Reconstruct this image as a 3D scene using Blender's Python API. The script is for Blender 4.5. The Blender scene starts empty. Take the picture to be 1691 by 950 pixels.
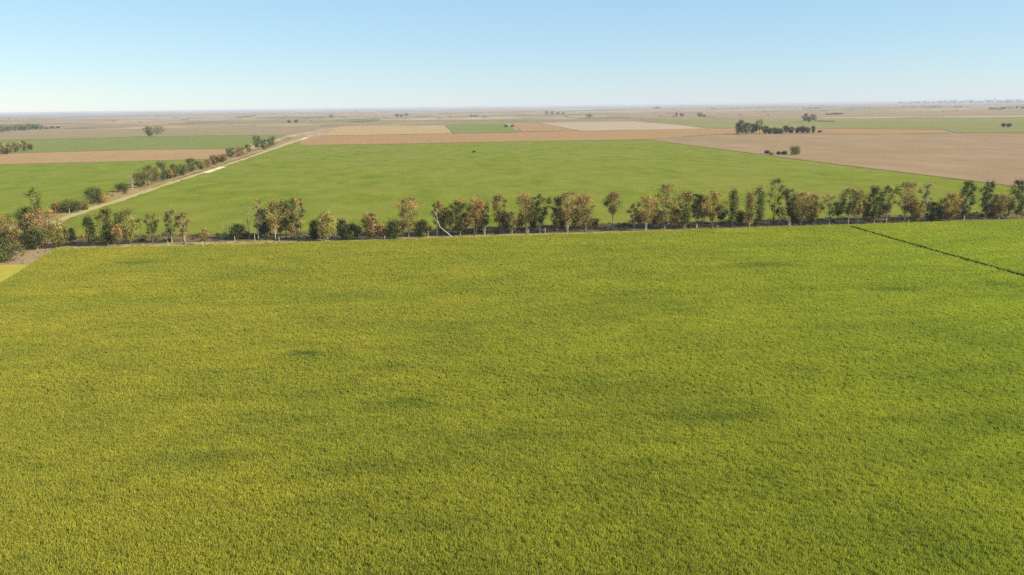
import bpy, math
import numpy as np
from mathutils import Matrix, Vector

scene = bpy.context.scene
col = scene.collection
rad = math.radians

# ------------------------------------------------------------------ camera
PW, PH, F = 1691.0, 950.0, 1350.0            # photo size and focal length in photo pixels
CAM_H = 45.0
PITCH = math.atan(299.5 / F)
ROLL = rad(0.745)
fw = Vector((0, math.cos(PITCH), -math.sin(PITCH)))
r0 = Vector((1, 0, 0)); u0 = Vector((0, math.sin(PITCH), math.cos(PITCH)))
right = math.cos(ROLL) * r0 - math.sin(ROLL) * u0
up = math.sin(ROLL) * r0 + math.cos(ROLL) * u0
CAM = Vector((0, 0, CAM_H))
cam_data = bpy.data.cameras.new('camera')
cam_data.sensor_width = 36.0
cam_data.lens = 36.0 * F / PW
cam_data.clip_start = 0.5
cam_data.clip_end = 200000.0
cam = bpy.data.objects.new('camera', cam_data)
col.objects.link(cam)
m = Matrix((right, up, -fw)).transposed().to_4x4()
m.translation = CAM
cam.matrix_world = m
scene.camera = cam

# ------------------------------------------------------------------ sky, sun, exposure
SUN_EL, SUN_AZ = rad(27.0), rad(106.0)       # azimuth clockwise from +Y (the way the camera looks)
world = bpy.data.worlds.new('World'); scene.world = world
world.use_nodes = True
wn = world.node_tree.nodes; wl = world.node_tree.links
bg = wn['Background']
sky = wn.new('ShaderNodeTexSky'); sky.sky_type = 'NISHITA'; sky.sun_disc = False
sky.sun_elevation = SUN_EL; sky.sun_rotation = SUN_AZ
sky.altitude = 0.0; sky.air_density = 1.0; sky.dust_density = 0.0; sky.ozone_density = 4.0
tint = wn.new('ShaderNodeMix'); tint.data_type = 'RGBA'; tint.blend_type = 'MULTIPLY'; tint.inputs[0].default_value = 1.0
tint.inputs[7].default_value = (1.0, 0.91, 0.60, 1)
air = wn.new('ShaderNodeMix'); air.data_type = 'RGBA'; air.inputs[0].default_value = 0.30      # even veil of pale blue air
air.inputs[7].default_value = (5.4, 9.7, 17.0, 1)
wl.new(sky.outputs[0], tint.inputs[6]); wl.new(tint.outputs[2], air.inputs[6])
wl.new(air.outputs[2], bg.inputs['Color'])
bg.inputs['Strength'].default_value = 0.060
sd = bpy.data.lights.new('sun', 'SUN'); sd.energy = 5.0; sd.angle = rad(0.55); sd.color = (1.0, 0.88, 0.68)
so = bpy.data.objects.new('sun', sd); col.objects.link(so)
to_sun = Vector((math.sin(SUN_AZ) * math.cos(SUN_EL), math.cos(SUN_AZ) * math.cos(SUN_EL), math.sin(SUN_EL)))
so.rotation_euler = to_sun.to_track_quat('Z', 'Y').to_euler()
so.location = (0, 0, 120)
scene.view_settings.view_transform = 'Standard'
scene.view_settings.look = 'None'
scene.view_settings.exposure = 1.0
scene.view_settings.gamma = 1.0
scene.view_settings.use_curve_mapping = False
scene.render.engine = 'CYCLES'
cy = scene.cycles
cy.max_bounces = 6; cy.diffuse_bounces = 3; cy.glossy_bounces = 2; cy.transmission_bounces = 3
cy.volume_bounces = 1; cy.transparent_max_bounces = 4
cy.use_denoising = False
cy.use_adaptive_sampling = True
cy.adaptive_threshold = 0.01
cy.sample_clamp_direct = 4.0; cy.sample_clamp_indirect = 2.0

# ------------------------------------------------------------------ helpers
def ray(px, py):
    return fw + right * ((px - PW / 2) / F) - up * ((py - PH / 2) / F)

def P(px, py, z=0.0):
    """photo pixel -> point on the ground (height z)"""
    d = ray(px, py)
    t = (z - CAM_H) / d.z
    return CAM + d * t

def hor(px):
    """row of the true horizon at a photo column"""
    return 175.5 - math.tan(ROLL) * (px - PW / 2)

def mpp(p):
    """metres per photo pixel at a point"""
    return (Vector(p) - CAM).dot(fw) / F

def tag(o, label=None, cat=None, group=None, kind=None):
    if label: o['label'] = label
    if cat: o['category'] = cat
    if group: o['group'] = group
    if kind: o['kind'] = kind
    return o

def mesh_np(name, verts, quads=None, tris=None, cols=None):
    me = bpy.data.meshes.new(name)
    verts = np.asarray(verts, dtype=np.float32)
    nq = 0 if quads is None else len(quads)
    nt = 0 if tris is None else len(tris)
    me.vertices.add(len(verts)); me.vertices.foreach_set('co', verts.ravel())
    loops = []
    if nq: loops.append(np.asarray(quads, dtype=np.int32).ravel())
    if nt: loops.append(np.asarray(tris, dtype=np.int32).ravel())
    lv = np.concatenate(loops)
    me.loops.add(len(lv)); me.loops.foreach_set('vertex_index', lv)
    starts = np.concatenate([np.arange(nq) * 4, nq * 4 + np.arange(nt) * 3]).astype(np.int32)
    me.polygons.add(nq + nt); me.polygons.foreach_set('loop_start', starts)
    if cols is not None:
        a = me.color_attributes.new('Col', 'FLOAT_COLOR', 'POINT')
        c4 = np.ones((len(verts), 4), dtype=np.float32); c4[:, :3] = cols
        a.data.foreach_set('color', c4.ravel())
    me.update(calc_edges=True)
    return me

def link(name, me, mat, parent=None):
    o = bpy.data.objects.new(name, me)
    if mat and not me.materials: me.materials.append(mat)
    col.objects.link(o)
    if parent: o.parent = parent
    return o

# ------------------------------------------------------------------ materials
def new_mat(name):
    mt = bpy.data.materials.new(name); mt.use_nodes = True
    nt = mt.node_tree
    b = nt.nodes['Principled BSDF']
    b.inputs['Roughness'].default_value = 0.9
    b.inputs['Specular IOR Level'].default_value = 0.02
    return mt, nt, b

ROW_AZ = rad(-8.8)                            # the road, the field edges and the drill rows run this way

def coords(nt, scale, rot=0.0):
    g = nt.nodes.new('ShaderNodeNewGeometry')
    mp = nt.nodes.new('ShaderNodeMapping'); mp.vector_type = 'TEXTURE' if False else 'POINT'
    rt = nt.nodes.new('ShaderNodeVectorRotate'); rt.rotation_type = 'Z_AXIS'
    rt.inputs['Angle'].default_value = rot
    nt.links.new(g.outputs['Position'], rt.inputs['Vector'])
    nt.links.new(rt.outputs[0], mp.inputs['Vector'])
    mp.inputs['Scale'].default_value = scale
    return mp.outputs[0]

def noise(nt, vec, detail=3.0, rough=0.55, scale=1.0):
    n = nt.nodes.new('ShaderNodeTexNoise')
    n.inputs['Scale'].default_value = scale
    n.inputs['Detail'].default_value = detail; n.inputs['Roughness'].default_value = rough
    nt.links.new(vec, n.inputs['Vector'])
    return n.outputs['Fac']

def ramp(nt, fac, stops):
    r = nt.nodes.new('ShaderNodeValToRGB')
    e = r.color_ramp.elements
    while len(e) > 1: e.remove(e[-1])
    e[0].position = stops[0][0]; e[0].color = (*stops[0][1], 1)
    for p_, c_ in stops[1:]:
        k = e.new(p_); k.color = (*c_, 1)
    nt.links.new(fac, r.inputs['Fac'])
    return r.outputs['Color']

def mix(nt, fac, a, b, mode='MIX'):
    mx = nt.nodes.new('ShaderNodeMix'); mx.data_type = 'RGBA'; mx.blend_type = mode
    for s_, v in ((0, fac), (6, a), (7, b)):
        if hasattr(v, 'is_output') or isinstance(v, bpy.types.NodeSocket): nt.links.new(v, mx.inputs[s_])
        elif s_ == 0: mx.inputs[0].default_value = v
        else: mx.inputs[s_].default_value = (*v, 1)
    return mx.outputs[2]

def math_node(nt, op, a, b=None, clamp=False):
    n = nt.nodes.new('ShaderNodeMath'); n.operation = op; n.use_clamp = clamp
    for i, v in enumerate((a, b)):
        if v is None: continue
        if isinstance(v, bpy.types.NodeSocket): nt.links.new(v, n.inputs[i])
        else: n.inputs[i].default_value = v
    return n.outputs[0]

def field_mat(name, dark, light, patch, blot=90.0, streak=(0.16, 0.012), grain=1.2, bump=0.25, pfac=0.6, rot=None):
    """dark/light drill streaks, blotches of another tint, fine grain and relief"""
    mt, nt, b = new_mat(name)
    rr = ROW_AZ if rot is None else rot
    s1 = noise(nt, coords(nt, (streak[0], streak[1], 1), rr), 4, 0.6)
    c1 = ramp(nt, s1, [(0.32, dark), (0.68, light)])
    s2 = noise(nt, coords(nt, (1 / blot, 0.6 / blot, 1), rr), 5, 0.6)
    f2 = math_node(nt, 'MULTIPLY', math_node(nt, 'MULTIPLY_ADD', s2, 4.0), pfac, True)
    n2 = f2.node.inputs[0].links[0].from_node; n2.inputs[2].default_value = -1.7; n2.use_clamp = True
    c2 = mix(nt, f2, c1, patch)
    g = noise(nt, coords(nt, (grain, grain, grain)), 3, 0.7)
    c3 = mix(nt, 0.55, c2, ramp(nt, g, [(0.3, (0.45, 0.45, 0.45)), (0.7, (1.0, 1.0, 1.0))]), 'MULTIPLY')
    nt.links.new(c3, b.inputs['Base Color'])
    bp = nt.nodes.new('ShaderNodeBump'); bp.inputs['Strength'].default_value = bump; bp.inputs['Distance'].default_value = 0.3
    nt.links.new(g, bp.inputs['Height']); nt.links.new(bp.outputs[0], b.inputs['Normal'])
    return mt

M = {}
M['mid'] = field_mat('young_crop', (0.138, 0.172, 0.014), (0.215, 0.240, 0.024), (0.235, 0.225, 0.042), 60, (0.07, 0.035), 0.9)
M['left_green'] = field_mat('young_crop_beyond_road', (0.135, 0.178, 0.014), (0.215, 0.245, 0.023), (0.225, 0.220, 0.038), 60, (0.07, 0.035), 0.9)
M['far_green'] = field_mat('far_crop', (0.16, 0.192, 0.040), (0.20, 0.225, 0.050), (0.235, 0.22, 0.075), 160)
M['far_green2'] = field_mat('far_pasture', (0.19, 0.195, 0.055), (0.235, 0.23, 0.07), (0.31, 0.245, 0.10), 220)
M['stubble_pink'] = field_mat('pinkish_stubble', (0.290, 0.190, 0.108), (0.36, 0.245, 0.142), (0.26, 0.195, 0.085), 130, (0.03, 0.012))
M['stubble_orange'] = field_mat('orange_stubble', (0.34, 0.195, 0.085), (0.39, 0.235, 0.11), (0.33, 0.225, 0.095), 160)
M['stubble_gold'] = field_mat('golden_stubble', (0.40, 0.275, 0.125), (0.47, 0.33, 0.15), (0.38, 0.24, 0.12), 90)
M['stubble_pale'] = field_mat('pale_stubble', (0.42, 0.31, 0.20), (0.46, 0.35, 0.23), (0.40, 0.29, 0.19), 160)
M['fallow'] = field_mat('fallow_grass', (0.27, 0.20, 0.10), (0.32, 0.245, 0.125), (0.25, 0.21, 0.10), 160)
M['tan_left'] = field_mat('tan_stubble', (0.36, 0.22, 0.105), (0.41, 0.26, 0.13), (0.33, 0.23, 0.10), 130)
M['drygrass'] = field_mat('dry_grass_verge', (0.30, 0.23, 0.10), (0.46, 0.37, 0.17), (0.20, 0.19, 0.055), 14, (0.5, 0.1), 1.5, 0.5)
M['verge'] = field_mat('brown_verge', (0.29, 0.20, 0.085), (0.42, 0.31, 0.135), (0.24, 0.21, 0.065), 16, (0.4, 0.08), 1.5, 0.5)
M['track'] = field_mat('pale_track', (0.40, 0.33, 0.13), (0.50, 0.42, 0.19), (0.30, 0.29, 0.09), 22, (0.8, 0.05), 1.0, 0.3)
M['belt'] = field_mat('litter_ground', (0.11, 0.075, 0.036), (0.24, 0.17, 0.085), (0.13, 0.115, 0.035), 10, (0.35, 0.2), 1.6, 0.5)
M['bare'] = field_mat('bare_soil', (0.30, 0.205, 0.11), (0.40, 0.28, 0.155), (0.27, 0.23, 0.12), 6, (0.5, 0.12), 1.6, 0.5, rot=rad(80))
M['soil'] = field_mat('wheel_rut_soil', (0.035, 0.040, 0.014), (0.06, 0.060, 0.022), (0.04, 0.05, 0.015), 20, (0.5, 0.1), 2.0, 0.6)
M['yellow_grass'] = field_mat('yellow_grass', (0.36, 0.31, 0.040), (0.46, 0.39, 0.060), (0.32, 0.30, 0.05), 12, (0.5, 0.15), 1.6, 0.5)

def plain_mat(name, c1, c2, scale=8.0, stretch=1.0, rough=0.85):
    mt, nt, b = new_mat(name)
    s_ = noise(nt, coords(nt, (scale, scale, scale * stretch)), 4, 0.65)
    nt.links.new(ramp(nt, s_, [(0.3, c1), (0.7, c2)]), b.inputs['Base Color'])
    b.inputs['Roughness'].default_value = rough
    bp = nt.nodes.new('ShaderNodeBump'); bp.inputs['Strength'].default_value = 0.5; bp.inputs['Distance'].default_value = 0.03
    nt.links.new(s_, bp.inputs['Height']); nt.links.new(bp.outputs[0], b.inputs['Normal'])
    return mt
M['bark'] = plain_mat('pale_bark', (0.20, 0.16, 0.115), (0.40, 0.34, 0.26), 3.0, 0.3)
M['bark_dark'] = plain_mat('dark_bark', (0.055, 0.045, 0.033), (0.14, 0.115, 0.085), 3.0, 0.3)
M['bark_dead'] = plain_mat('bleached_wood', (0.30, 0.255, 0.18), (0.46, 0.40, 0.30), 3.0, 0.3)
M['post'] = plain_mat('weathered_post', (0.30, 0.26, 0.19), (0.50, 0.44, 0.34), 9.0, 0.2)

def leaf_mat(name, trans=0.3):
    mt, nt, b = new_mat(name)
    a = nt.nodes.new('ShaderNodeVertexColor'); a.layer_name = 'Col'
    nt.links.new(a.outputs['Color'], b.inputs['Base Color'])
    b.inputs['Roughness'].default_value = 0.7
    b.inputs['Specular IOR Level'].default_value = 0.2
    t = nt.nodes.new('ShaderNodeBsdfTranslucent')
    nt.links.new(a.outputs['Color'], t.inputs['Color'])
    mx = nt.nodes.new('ShaderNodeMixShader'); mx.inputs[0].default_value = trans
    nt.links.new(b.outputs[0], mx.inputs[1]); nt.links.new(t.outputs[0], mx.inputs[2])
    nt.links.new(mx.outputs[0], nt.nodes['Material Output'].inputs['Surface'])
    return mt
M['leaf'] = leaf_mat('leaves', 0.22)

# far plain: patchwork of fields too far off to pick apart
def plain_ground():
    mt, nt, b = new_mat('far_plain')
    v = nt.nodes.new('ShaderNodeTexVoronoi'); v.distance = 'CHEBYCHEV'; v.inputs['Scale'].default_value = 1.0
    v.inputs['Randomness'].default_value = 0.75
    nt.links.new(coords(nt, (1 / 700.0, 1 / 520.0, 0.0), ROW_AZ), v.inputs['Vector'])
    sp = nt.nodes.new('ShaderNodeSeparateColor'); nt.links.new(v.outputs['Color'], sp.inputs[0])
    c = ramp(nt, sp.outputs[0], [(0.0, (0.31, 0.215, 0.135)), (0.2, (0.37, 0.265, 0.165)), (0.36, (0.27, 0.205, 0.105)),
                                 (0.5, (0.20, 0.185, 0.075)), (0.6, (0.33, 0.225, 0.125)), (0.75, (0.40, 0.30, 0.20)), (0.88, (0.16, 0.17, 0.055)), (0.95, (0.28, 0.20, 0.13))])
    c.node.color_ramp.interpolation = 'CONSTANT'
    s2 = noise(nt, coords(nt, (1 / 150.0, 1 / 300.0, 1), ROW_AZ), 5, 0.6)
    c2 = mix(nt, 0.75, c, ramp(nt, s2, [(0.32, (0.45, 0.47, 0.45)), (0.66, (1.12, 1.1, 1.08))]), 'MULTIPLY')
    nt.links.new(c2, b.inputs['Base Color'])
    return mt

# ------------------------------------------------------------------ ground
def ragged(pts, closed=True, amp=0.7, seed=3):
    """split the near edges of an outline and let them wander a little"""
    out = []; n = len(pts)
    for i in range(n if closed else n - 1):
        a, b_ = pts[i], pts[(i + 1) % n]
        out.append(a)
        L = (b_ - a).length; dm = min(a.length, b_.length)
        if dm > 2600 or L < 8: continue
        k = min(120, int(L / (5 if dm < 700 else 14)))
        t = (b_ - a).normalized(); nr = Vector((-t.y, t.x, 0))
        if t.x < 0 or (t.x == 0 and t.y < 0): nr = -nr
        for j in range(1, k):
            p = a.lerp(b_, j / k); q = p.x * 0.9 + p.y * 1.3
            w = math.sin(q * 0.11 + seed) + 0.7 * math.sin(q * 0.29 + 1.3) + 0.6 * math.sin(q * 0.71 + 0.4) + 0.5 * math.sin(q * 1.9)
            out.append(p + nr * w * amp * 0.45)
    if not closed: out.append(pts[-1])
    return out

def sheet(name, pts, z, mat, kind='structure'):
    if name != 'ground': pts = ragged(list(pts))
    v = [(p.x, p.y, z) for p in pts]
    me = bpy.data.meshes.new(name); me.from_pydata(v, [], [list(range(len(v)))]); me.update()
    if me.polygons[0].normal.z < 0: me.flip_normals()
    o = link(name, me, mat); tag(o, kind=kind); return o

def px_sheet(name, pts, z, mat):
    return sheet(name, [P(x, y) for x, y in pts], z, mat)

R = 42000.0
ground = sheet('ground', [Vector((-R, -900, 0)), Vector((R, -900, 0)), Vector((R, R, 0)), Vector((-R, R, 0))], -0.30, plain_ground())

def belt_front(x):      # lower edge of the tree belt, in photo rows
    return np.interp(x, [-200, 90, 300, 640, 860, 1100, 1400, 1691, 1900], [428, 413, 408, 398, 391, 383, 373, 364, 358])
def belt_back(x):
    return np.interp(x, [-200, 90, 300, 640, 860, 1100, 1400, 1691, 1900], [404, 391, 388, 380, 373, 367, 359, 351, 346])

xs = list(range(1900, 99, -150)) + [92]
front_line = [(x, float(belt_front(x))) for x in xs]
back_line = [(x, float(belt_back(x))) for x in xs]

# foreground field, its sheet running back under and behind the camera
fl = [P(x, y) for x, y in front_line] + [P(0, 470)]
tail = P(0, 470) + (P(0, 470) - P(92, 413)).normalized() * 260
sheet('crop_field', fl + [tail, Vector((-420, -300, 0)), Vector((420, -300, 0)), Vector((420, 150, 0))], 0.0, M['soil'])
px_sheet('yellow_grass_corner', [(62, 437), (95, 412.5), (0.5, 469.8), (-140, 560), (-260, 520), (-120, 440), (0, 438)][0:1] + [(2, 467.5), (-150, 560), (-260, 520), (-120, 440), (0, 438)], 0.06, M['yellow_grass'])
px_sheet('bare_gateway', [(-200, 428), (0, 418), (60, 411), (96, 412), (62, 436), (0, 441), (-200, 470)], 0.03, M['bare'])
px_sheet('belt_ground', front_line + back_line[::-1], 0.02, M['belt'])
# strip of dry grass along the field side of the belt
px_sheet('dry_grass_strip', [(x, y - 0.5) for x, y in front_line if x < 1250] + [(x, y - 6.5 + max(0, (x - 500) / 160.0)) for x, y in front_line if x < 1250][::-1], 0.05, M['drygrass'])
# middle field
px_sheet('green_field', back_line + [(96, 380), (108, 364.5), (142, 350.5), (201, 331.5), (280, 304.5), (368, 277.5), (450, 248.5), (492, 234), (506, 240.5),
         (640, 238.5), (900, 233.5), (1068, 231), (1300, 261.5), (1500, 286.5), (1691, 310), (1900, 336)], 0.04, M['mid'])
px_sheet('stubble_field', [(1068, 230.5), (1300, 261), (1500, 286), (1691, 309.5), (1900, 335.5), (1900, 220), (1691, 220.5), (1480, 222), (1200, 221.5), (1130, 226)], 0.05, M['stubble_pink'])
px_sheet('tan_field', [(500, 240), (640, 238), (900, 233), (1066, 230.5), (1130, 225.6), (1200, 221), (1480, 221.4), (1570, 219.5), (1560, 214.5), (1380, 212.5), (1150, 212.5), (960, 217), (860, 219), (745, 221), (526, 225), (494, 233)], 0.06, M['stubble_orange'])
px_sheet('golden_field', [(530, 224.5), (745, 220.5), (733, 207), (562, 209)], 0.07, M['stubble_gold'])
px_sheet('small_green_field', [(748, 220.5), (858, 218.5), (832, 203.5), (735, 206)], 0.08, M['far_green'])
px_sheet('pale_field', [(960, 216.5), (1165, 212.3), (1050, 201), (890, 203.5), (905, 206)], 0.09, M['stubble_pale'])
px_sheet('pasture', [(1170, 211.8), (1380, 212), (1560, 214), (1580, 219.5), (1700, 219.8), (1900, 219), (1900, 190), (1691, 193), (1400, 195), (1055, 197.5)], 0.05, M['far_green2'])
px_sheet('fallow_field', [(862, 217.5), (955, 216), (885, 203.2), (845, 203.3)], 0.06, M['stubble_orange'])
# far bands
px_sheet('far_pink_field', [(1060, 196.5), (1900, 188), (1900, 178), (1400, 184), (1000, 190)], 0.03, M['stubble_pink'])
px_sheet('far_green_band', [(380, 204), (730, 201), (1000, 198.5), (1000, 196), (700, 198), (380, 200)], 0.05, M['far_green2'])
# fields left of the road
px_sheet('green_field', [(-260, 420), (-40, 402), (40, 380), (92, 358), (135, 343.5), (201, 321.5), (260, 302), (330, 277.5), (352, 263.2), (0, 272), (-260, 279)], 0.04, M['left_green'])
px_sheet('tan_field', [(-260, 278.6), (0, 271.6), (356, 262.8), (398, 247), (240, 247.2), (0, 254), (-260, 262)], 0.05, M['tan_left'])
px_sheet('green_field', [(-260, 261.6), (0, 253.6), (240, 246.8), (400, 246), (474, 223.5), (300, 225), (60, 230.5), (-260, 238)], 0.04, M['far_green'])
px_sheet('fallow_field', [(-260, 237.6), (60, 230.1), (300, 224.6), (476, 223), (525, 214), (530, 207), (300, 211), (0, 219), (-260, 226)], 0.05, M['fallow'])
# road
def ribbon(name, pts, width, z, mat, n=1):
    w = [P(x, y) for x, y in pts]
    L, Rr = [], []
    for i, p in enumerate(w):
        a = w[max(i - 1, 0)]; b_ = w[min(i + 1, len(w) - 1)]
        t = (b_ - a); t.z = 0; t.normalize()
        nrm = Vector((-t.y, t.x, 0))
        L.append(p + nrm * width / 2); Rr.append(p - nrm * width / 2)
    L, Rr = ragged(L, False, 1.0, 1), ragged(Rr, False, 1.0, 5)
    m_ = min(len(L), len(Rr)); w = L[:m_]
    pick = lambda q: [q[round(i * (len(q) - 1) / (m_ - 1))] for i in range(m_)]
    L, Rr = pick(L), pick(Rr)
    v = [(p.x, p.y, z) for p in L] + [(p.x, p.y, z) for p in Rr]
    k = len(w)
    me = bpy.data.meshes.new(name); me.from_pydata(v, [], [(i, k + i, k + i + 1, i + 1) for i in range(k - 1)]); me.update()
    if me.polygons[0].normal.z < 0: me.flip_normals()
    return tag(link(name, me, mat), kind='structure')
road_px = [(-60, 424), (20, 398), (58, 380), (98, 364), (140, 349), (201, 330), (280, 303), (336, 285.5), (408, 261.5), (450, 247), (492, 232), (530, 220.5)]
verge_px = [(-90, 408), (0, 392), (45, 375), (86, 358), (128, 344), (190, 323.5), (266, 298), (322, 280.5), (396, 257.5), (440, 243.5), (480, 230), (500, 224)]
px_sheet('road_verge', [(30, 400), (58, 378), (98, 361), (112, 361), (100, 372), (90, 392.5), (60, 412)], 0.055, M['verge'])
ribbon('road_verge', verge_px, 17.0, 0.08, M['verge'])
ribbon('dirt_road', road_px, 5.0, 0.12, M['track'])
ribbon('field_track', [(1322, 256), (1440, 252.5), (1560, 248.5), (1700, 244), (1900, 238)], 5.0, 0.09, M['fallow'])
ribbon('pale_track', [(494, 222.5), (526, 221)], 9.0, 0.15, M['track'])
# edge of the stubble field: a dark grassy bank
M['bank'] = field_mat('grass_bank', (0.15, 0.10, 0.04), (0.20, 0.14, 0.055), (0.12, 0.11, 0.03), 20, (0.5, 0.08), 1.0, 0.5)
ribbon('field_edge', [(1068, 230.7), (1180, 245.5), (1300, 261.2), (1420, 276.5), (1500, 286.2), (1691, 309.7), (1900, 335.7)], 4.0, 0.10, M['bank'])
# standing water: cream-painted sky reflection beside the road, and a lagoon far off
mt, nt, b = new_mat('still_water')
b.inputs['Base Color'].default_value = (0.10, 0.11, 0.09, 1); b.inputs['Roughness'].default_value = 0.08; b.inputs['Specular IOR Level'].default_value = 0.5
wv = noise(nt, coords(nt, (2, 2, 2)), 3, 0.6)
bp = nt.nodes.new('ShaderNodeBump'); bp.inputs['Strength'].default_value = 0.02; nt.links.new(wv, bp.inputs['Height']); nt.links.new(bp.outputs[0], b.inputs['Normal'])
M['water'] = mt
M['sand_glare'] = field_mat('sand_and_water_glare', (0.68, 0.60, 0.40), (0.80, 0.72, 0.52), (0.6, 0.52, 0.3), 8, (0.8, 0.1), 1.0, 0.3)  # pale track colour, also painted on as sky glare off the wet stretch
ribbon('pale_stretch', [(338, 286.2), (346, 283.6), (356, 280.4), (367, 276.6)], 5.0, 0.16, M['sand_glare'])  # standing water; its bright sky reflection is put into the colour
ribbon('pale_stretch', [(497, 231), (507, 227.5)], 6.0, 0.17, M['sand_glare'])
px_sheet('water', [(915, 182.6), (982, 181.2), (984, 179.6), (915, 181.0)], 0.20, M['water'])
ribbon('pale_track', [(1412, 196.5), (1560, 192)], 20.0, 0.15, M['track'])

# ------------------------------------------------------------------ foreground crop (standing stems, nobody could count them)
rng = np.random.default_rng(11)
def tuft(name, seed):
    r = np.random.default_rng(seed)
    n = 34
    a = r.uniform(0, 2 * math.pi, n); d = np.sqrt(r.uniform(0, 1, n)) * 0.30
    x, y = d * np.cos(a), d * np.sin(a)
    h = r.uniform(0.38, 0.68, n)
    la = r.uniform(0, 2 * math.pi, n); ll = r.uniform(0.03, 0.20, n)
    wa = r.uniform(0, math.pi, n); w = r.uniform(0.014, 0.034, n)
    v, t, c = [], [], []
    for i in range(n):
        dx, dy = math.cos(wa[i]) * w[i], math.sin(wa[i]) * w[i]
        mx_, my_ = x[i] + math.cos(la[i]) * ll[i] * 0.35, y[i] + math.sin(la[i]) * ll[i] * 0.35
        tx, ty = x[i] + math.cos(la[i]) * ll[i], y[i] + math.sin(la[i]) * ll[i]
        k = len(v)
        v += [(x[i] - dx * 0.6, y[i] - dy * 0.6, 0), (x[i] + dx * 0.6, y[i] + dy * 0.6, 0),
              (mx_ + dx, my_ + dy, h[i] * 0.66), (mx_ - dx, my_ - dy, h[i] * 0.66), (tx, ty, h[i])]
        t += [(k, k + 1, k + 2), (k, k + 2, k + 3), (k + 3, k + 2, k + 4)]
        tint = r.uniform(0, 1)
        c += [(0.0, tint, 0), (0.0, tint, 0), (0.62, tint, 0), (0.62, tint, 0), (1.0, tint, 0)]
    return mesh_np(name, v, None, t, np.array(c))

def crop_material():
    mt, nt, b = new_mat('standing_crop')
    a = nt.nodes.new('ShaderNodeVertexColor'); a.layer_name = 'Col'
    sp = nt.nodes.new('ShaderNodeSeparateColor'); nt.links.new(a.outputs['Color'], sp.inputs[0])
    big = noise(nt, coords(nt, (1 / 34.0, 1 / 22.0, 0.0), rad(12)), 5, 0.62)
    small = noise(nt, coords(nt, (1 / 3.2, 1 / 2.2, 0.0), rad(20)), 3, 0.6)
    leafc = ramp(nt, big, [(0.30, (0.225, 0.270, 0.026)), (0.5, (0.320, 0.320, 0.030)), (0.70, (0.390, 0.350, 0.034))])
    leafc = mix(nt, 0.55, leafc, ramp(nt, small, [(0.28, (0.42, 0.50, 0.5)), (0.72, (1.22, 1.15, 1.05))]), 'MULTIPLY')
    lay = noise(nt, coords(nt, (1 / 15.0, 1 / 5.0, 0.0), rad(-6)), 4, 0.6)
    leafc = mix(nt, 0.6, leafc, ramp(nt, lay, [(0.30, (0.58, 0.66, 0.62)), (0.52, (1.0, 1.0, 1.0)), (0.74, (1.22, 1.16, 1.1))]), 'MULTIPLY')
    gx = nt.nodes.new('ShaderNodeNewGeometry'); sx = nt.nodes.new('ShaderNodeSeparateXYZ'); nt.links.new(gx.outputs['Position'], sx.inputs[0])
    x_shift = math_node(nt, 'ADD', math_node(nt, 'MULTIPLY', sx.outputs[0], 1 / 260.0), math_node(nt, 'MULTIPLY', big, 0.9), True)
    leafc = mix(nt, 1.0, leafc, ramp(nt, x_shift, [(0.15, (0.97, 0.96, 0.95)), (0.45, (1.03, 1.04, 1.0)), (0.95, (1.06, 1.22, 0.95))]), 'MULTIPLY')  # leaf colour turns greener from left to right
    # ripening heads are yellower than the leaves below
    tip = math_node(nt, 'POWER', sp.outputs[0], 2.0)
    tip = math_node(nt, 'MULTIPLY', tip, math_node(nt, 'MULTIPLY', sp.outputs[1], 0.75))
    c = mix(nt, tip, leafc, (0.62, 0.53, 0.12))
    # plots where the crop is greener and thinner
    g = nt.nodes.new('ShaderNodeNewGeometry')
    for px, py, rx, ry, s_ in ((508, 587, 5.0, 2.6, 0.8), (222, 437, 9, 4.0, 0.55), (1255, 440, 12, 4.5, 0.5), (1480, 480, 9, 3.5, 0.55),
                               (1650, 472, 8, 5.0, 0.6), (640, 610, 6, 3, 0.4), (670, 668, 8, 4, 0.45), (1160, 690, 12, 4, 0.35), (860, 720, 9, 4, 0.3), (320, 760, 10, 3, 0.35), (1600, 700, 14, 5, 0.35)):
        p = P(px, py)
        sb = nt.nodes.new('ShaderNodeVectorMath'); sb.operation = 'SUBTRACT'; nt.links.new(g.outputs['Position'], sb.inputs[0]); sb.inputs[1].default_value = (p.x, p.y, 0)
        ml = nt.nodes.new('ShaderNodeVectorMath'); ml.operation = 'MULTIPLY'; nt.links.new(sb.outputs[0], ml.inputs[0]); ml.inputs[1].default_value = (1 / rx, 1 / ry, 0)
        ln = nt.nodes.new('ShaderNodeVectorMath'); ln.operation = 'LENGTH'; nt.links.new(ml.outputs[0], ln.inputs[0])
        d = math_node(nt, 'ADD', ln.outputs['Value'], math_node(nt, 'MULTIPLY', small, 1.2))
        f_ = math_node(nt, 'SUBTRACT', 1.65, d, True)
        c = mix(nt, math_node(nt, 'MULTIPLY', f_, s_), c, (0.060, 0.130, 0.030))
    nt.links.new(c, b.inputs['Base Color'])
    b.inputs['Roughness'].default_value = 0.65; b.inputs['Specular IOR Level'].default_value = 0.1
    t = nt.nodes.new('ShaderNodeBsdfTranslucent'); nt.links.new(mix(nt, 1.0, c, (0.9, 1.15, 0.6), 'MULTIPLY'), t.inputs['Color'])
    mx = nt.nodes.new('ShaderNodeMixShader'); mx.inputs[0].default_value = 0.42
    nt.links.new(b.outputs[0], mx.inputs[1]); nt.links.new(t.outputs[0], mx.inputs[2])
    nt.links.new(mx.outputs[0], nt.nodes['Material Output'].inputs['Surface'])
    return mt
M['crop'] = crop_material()

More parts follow.
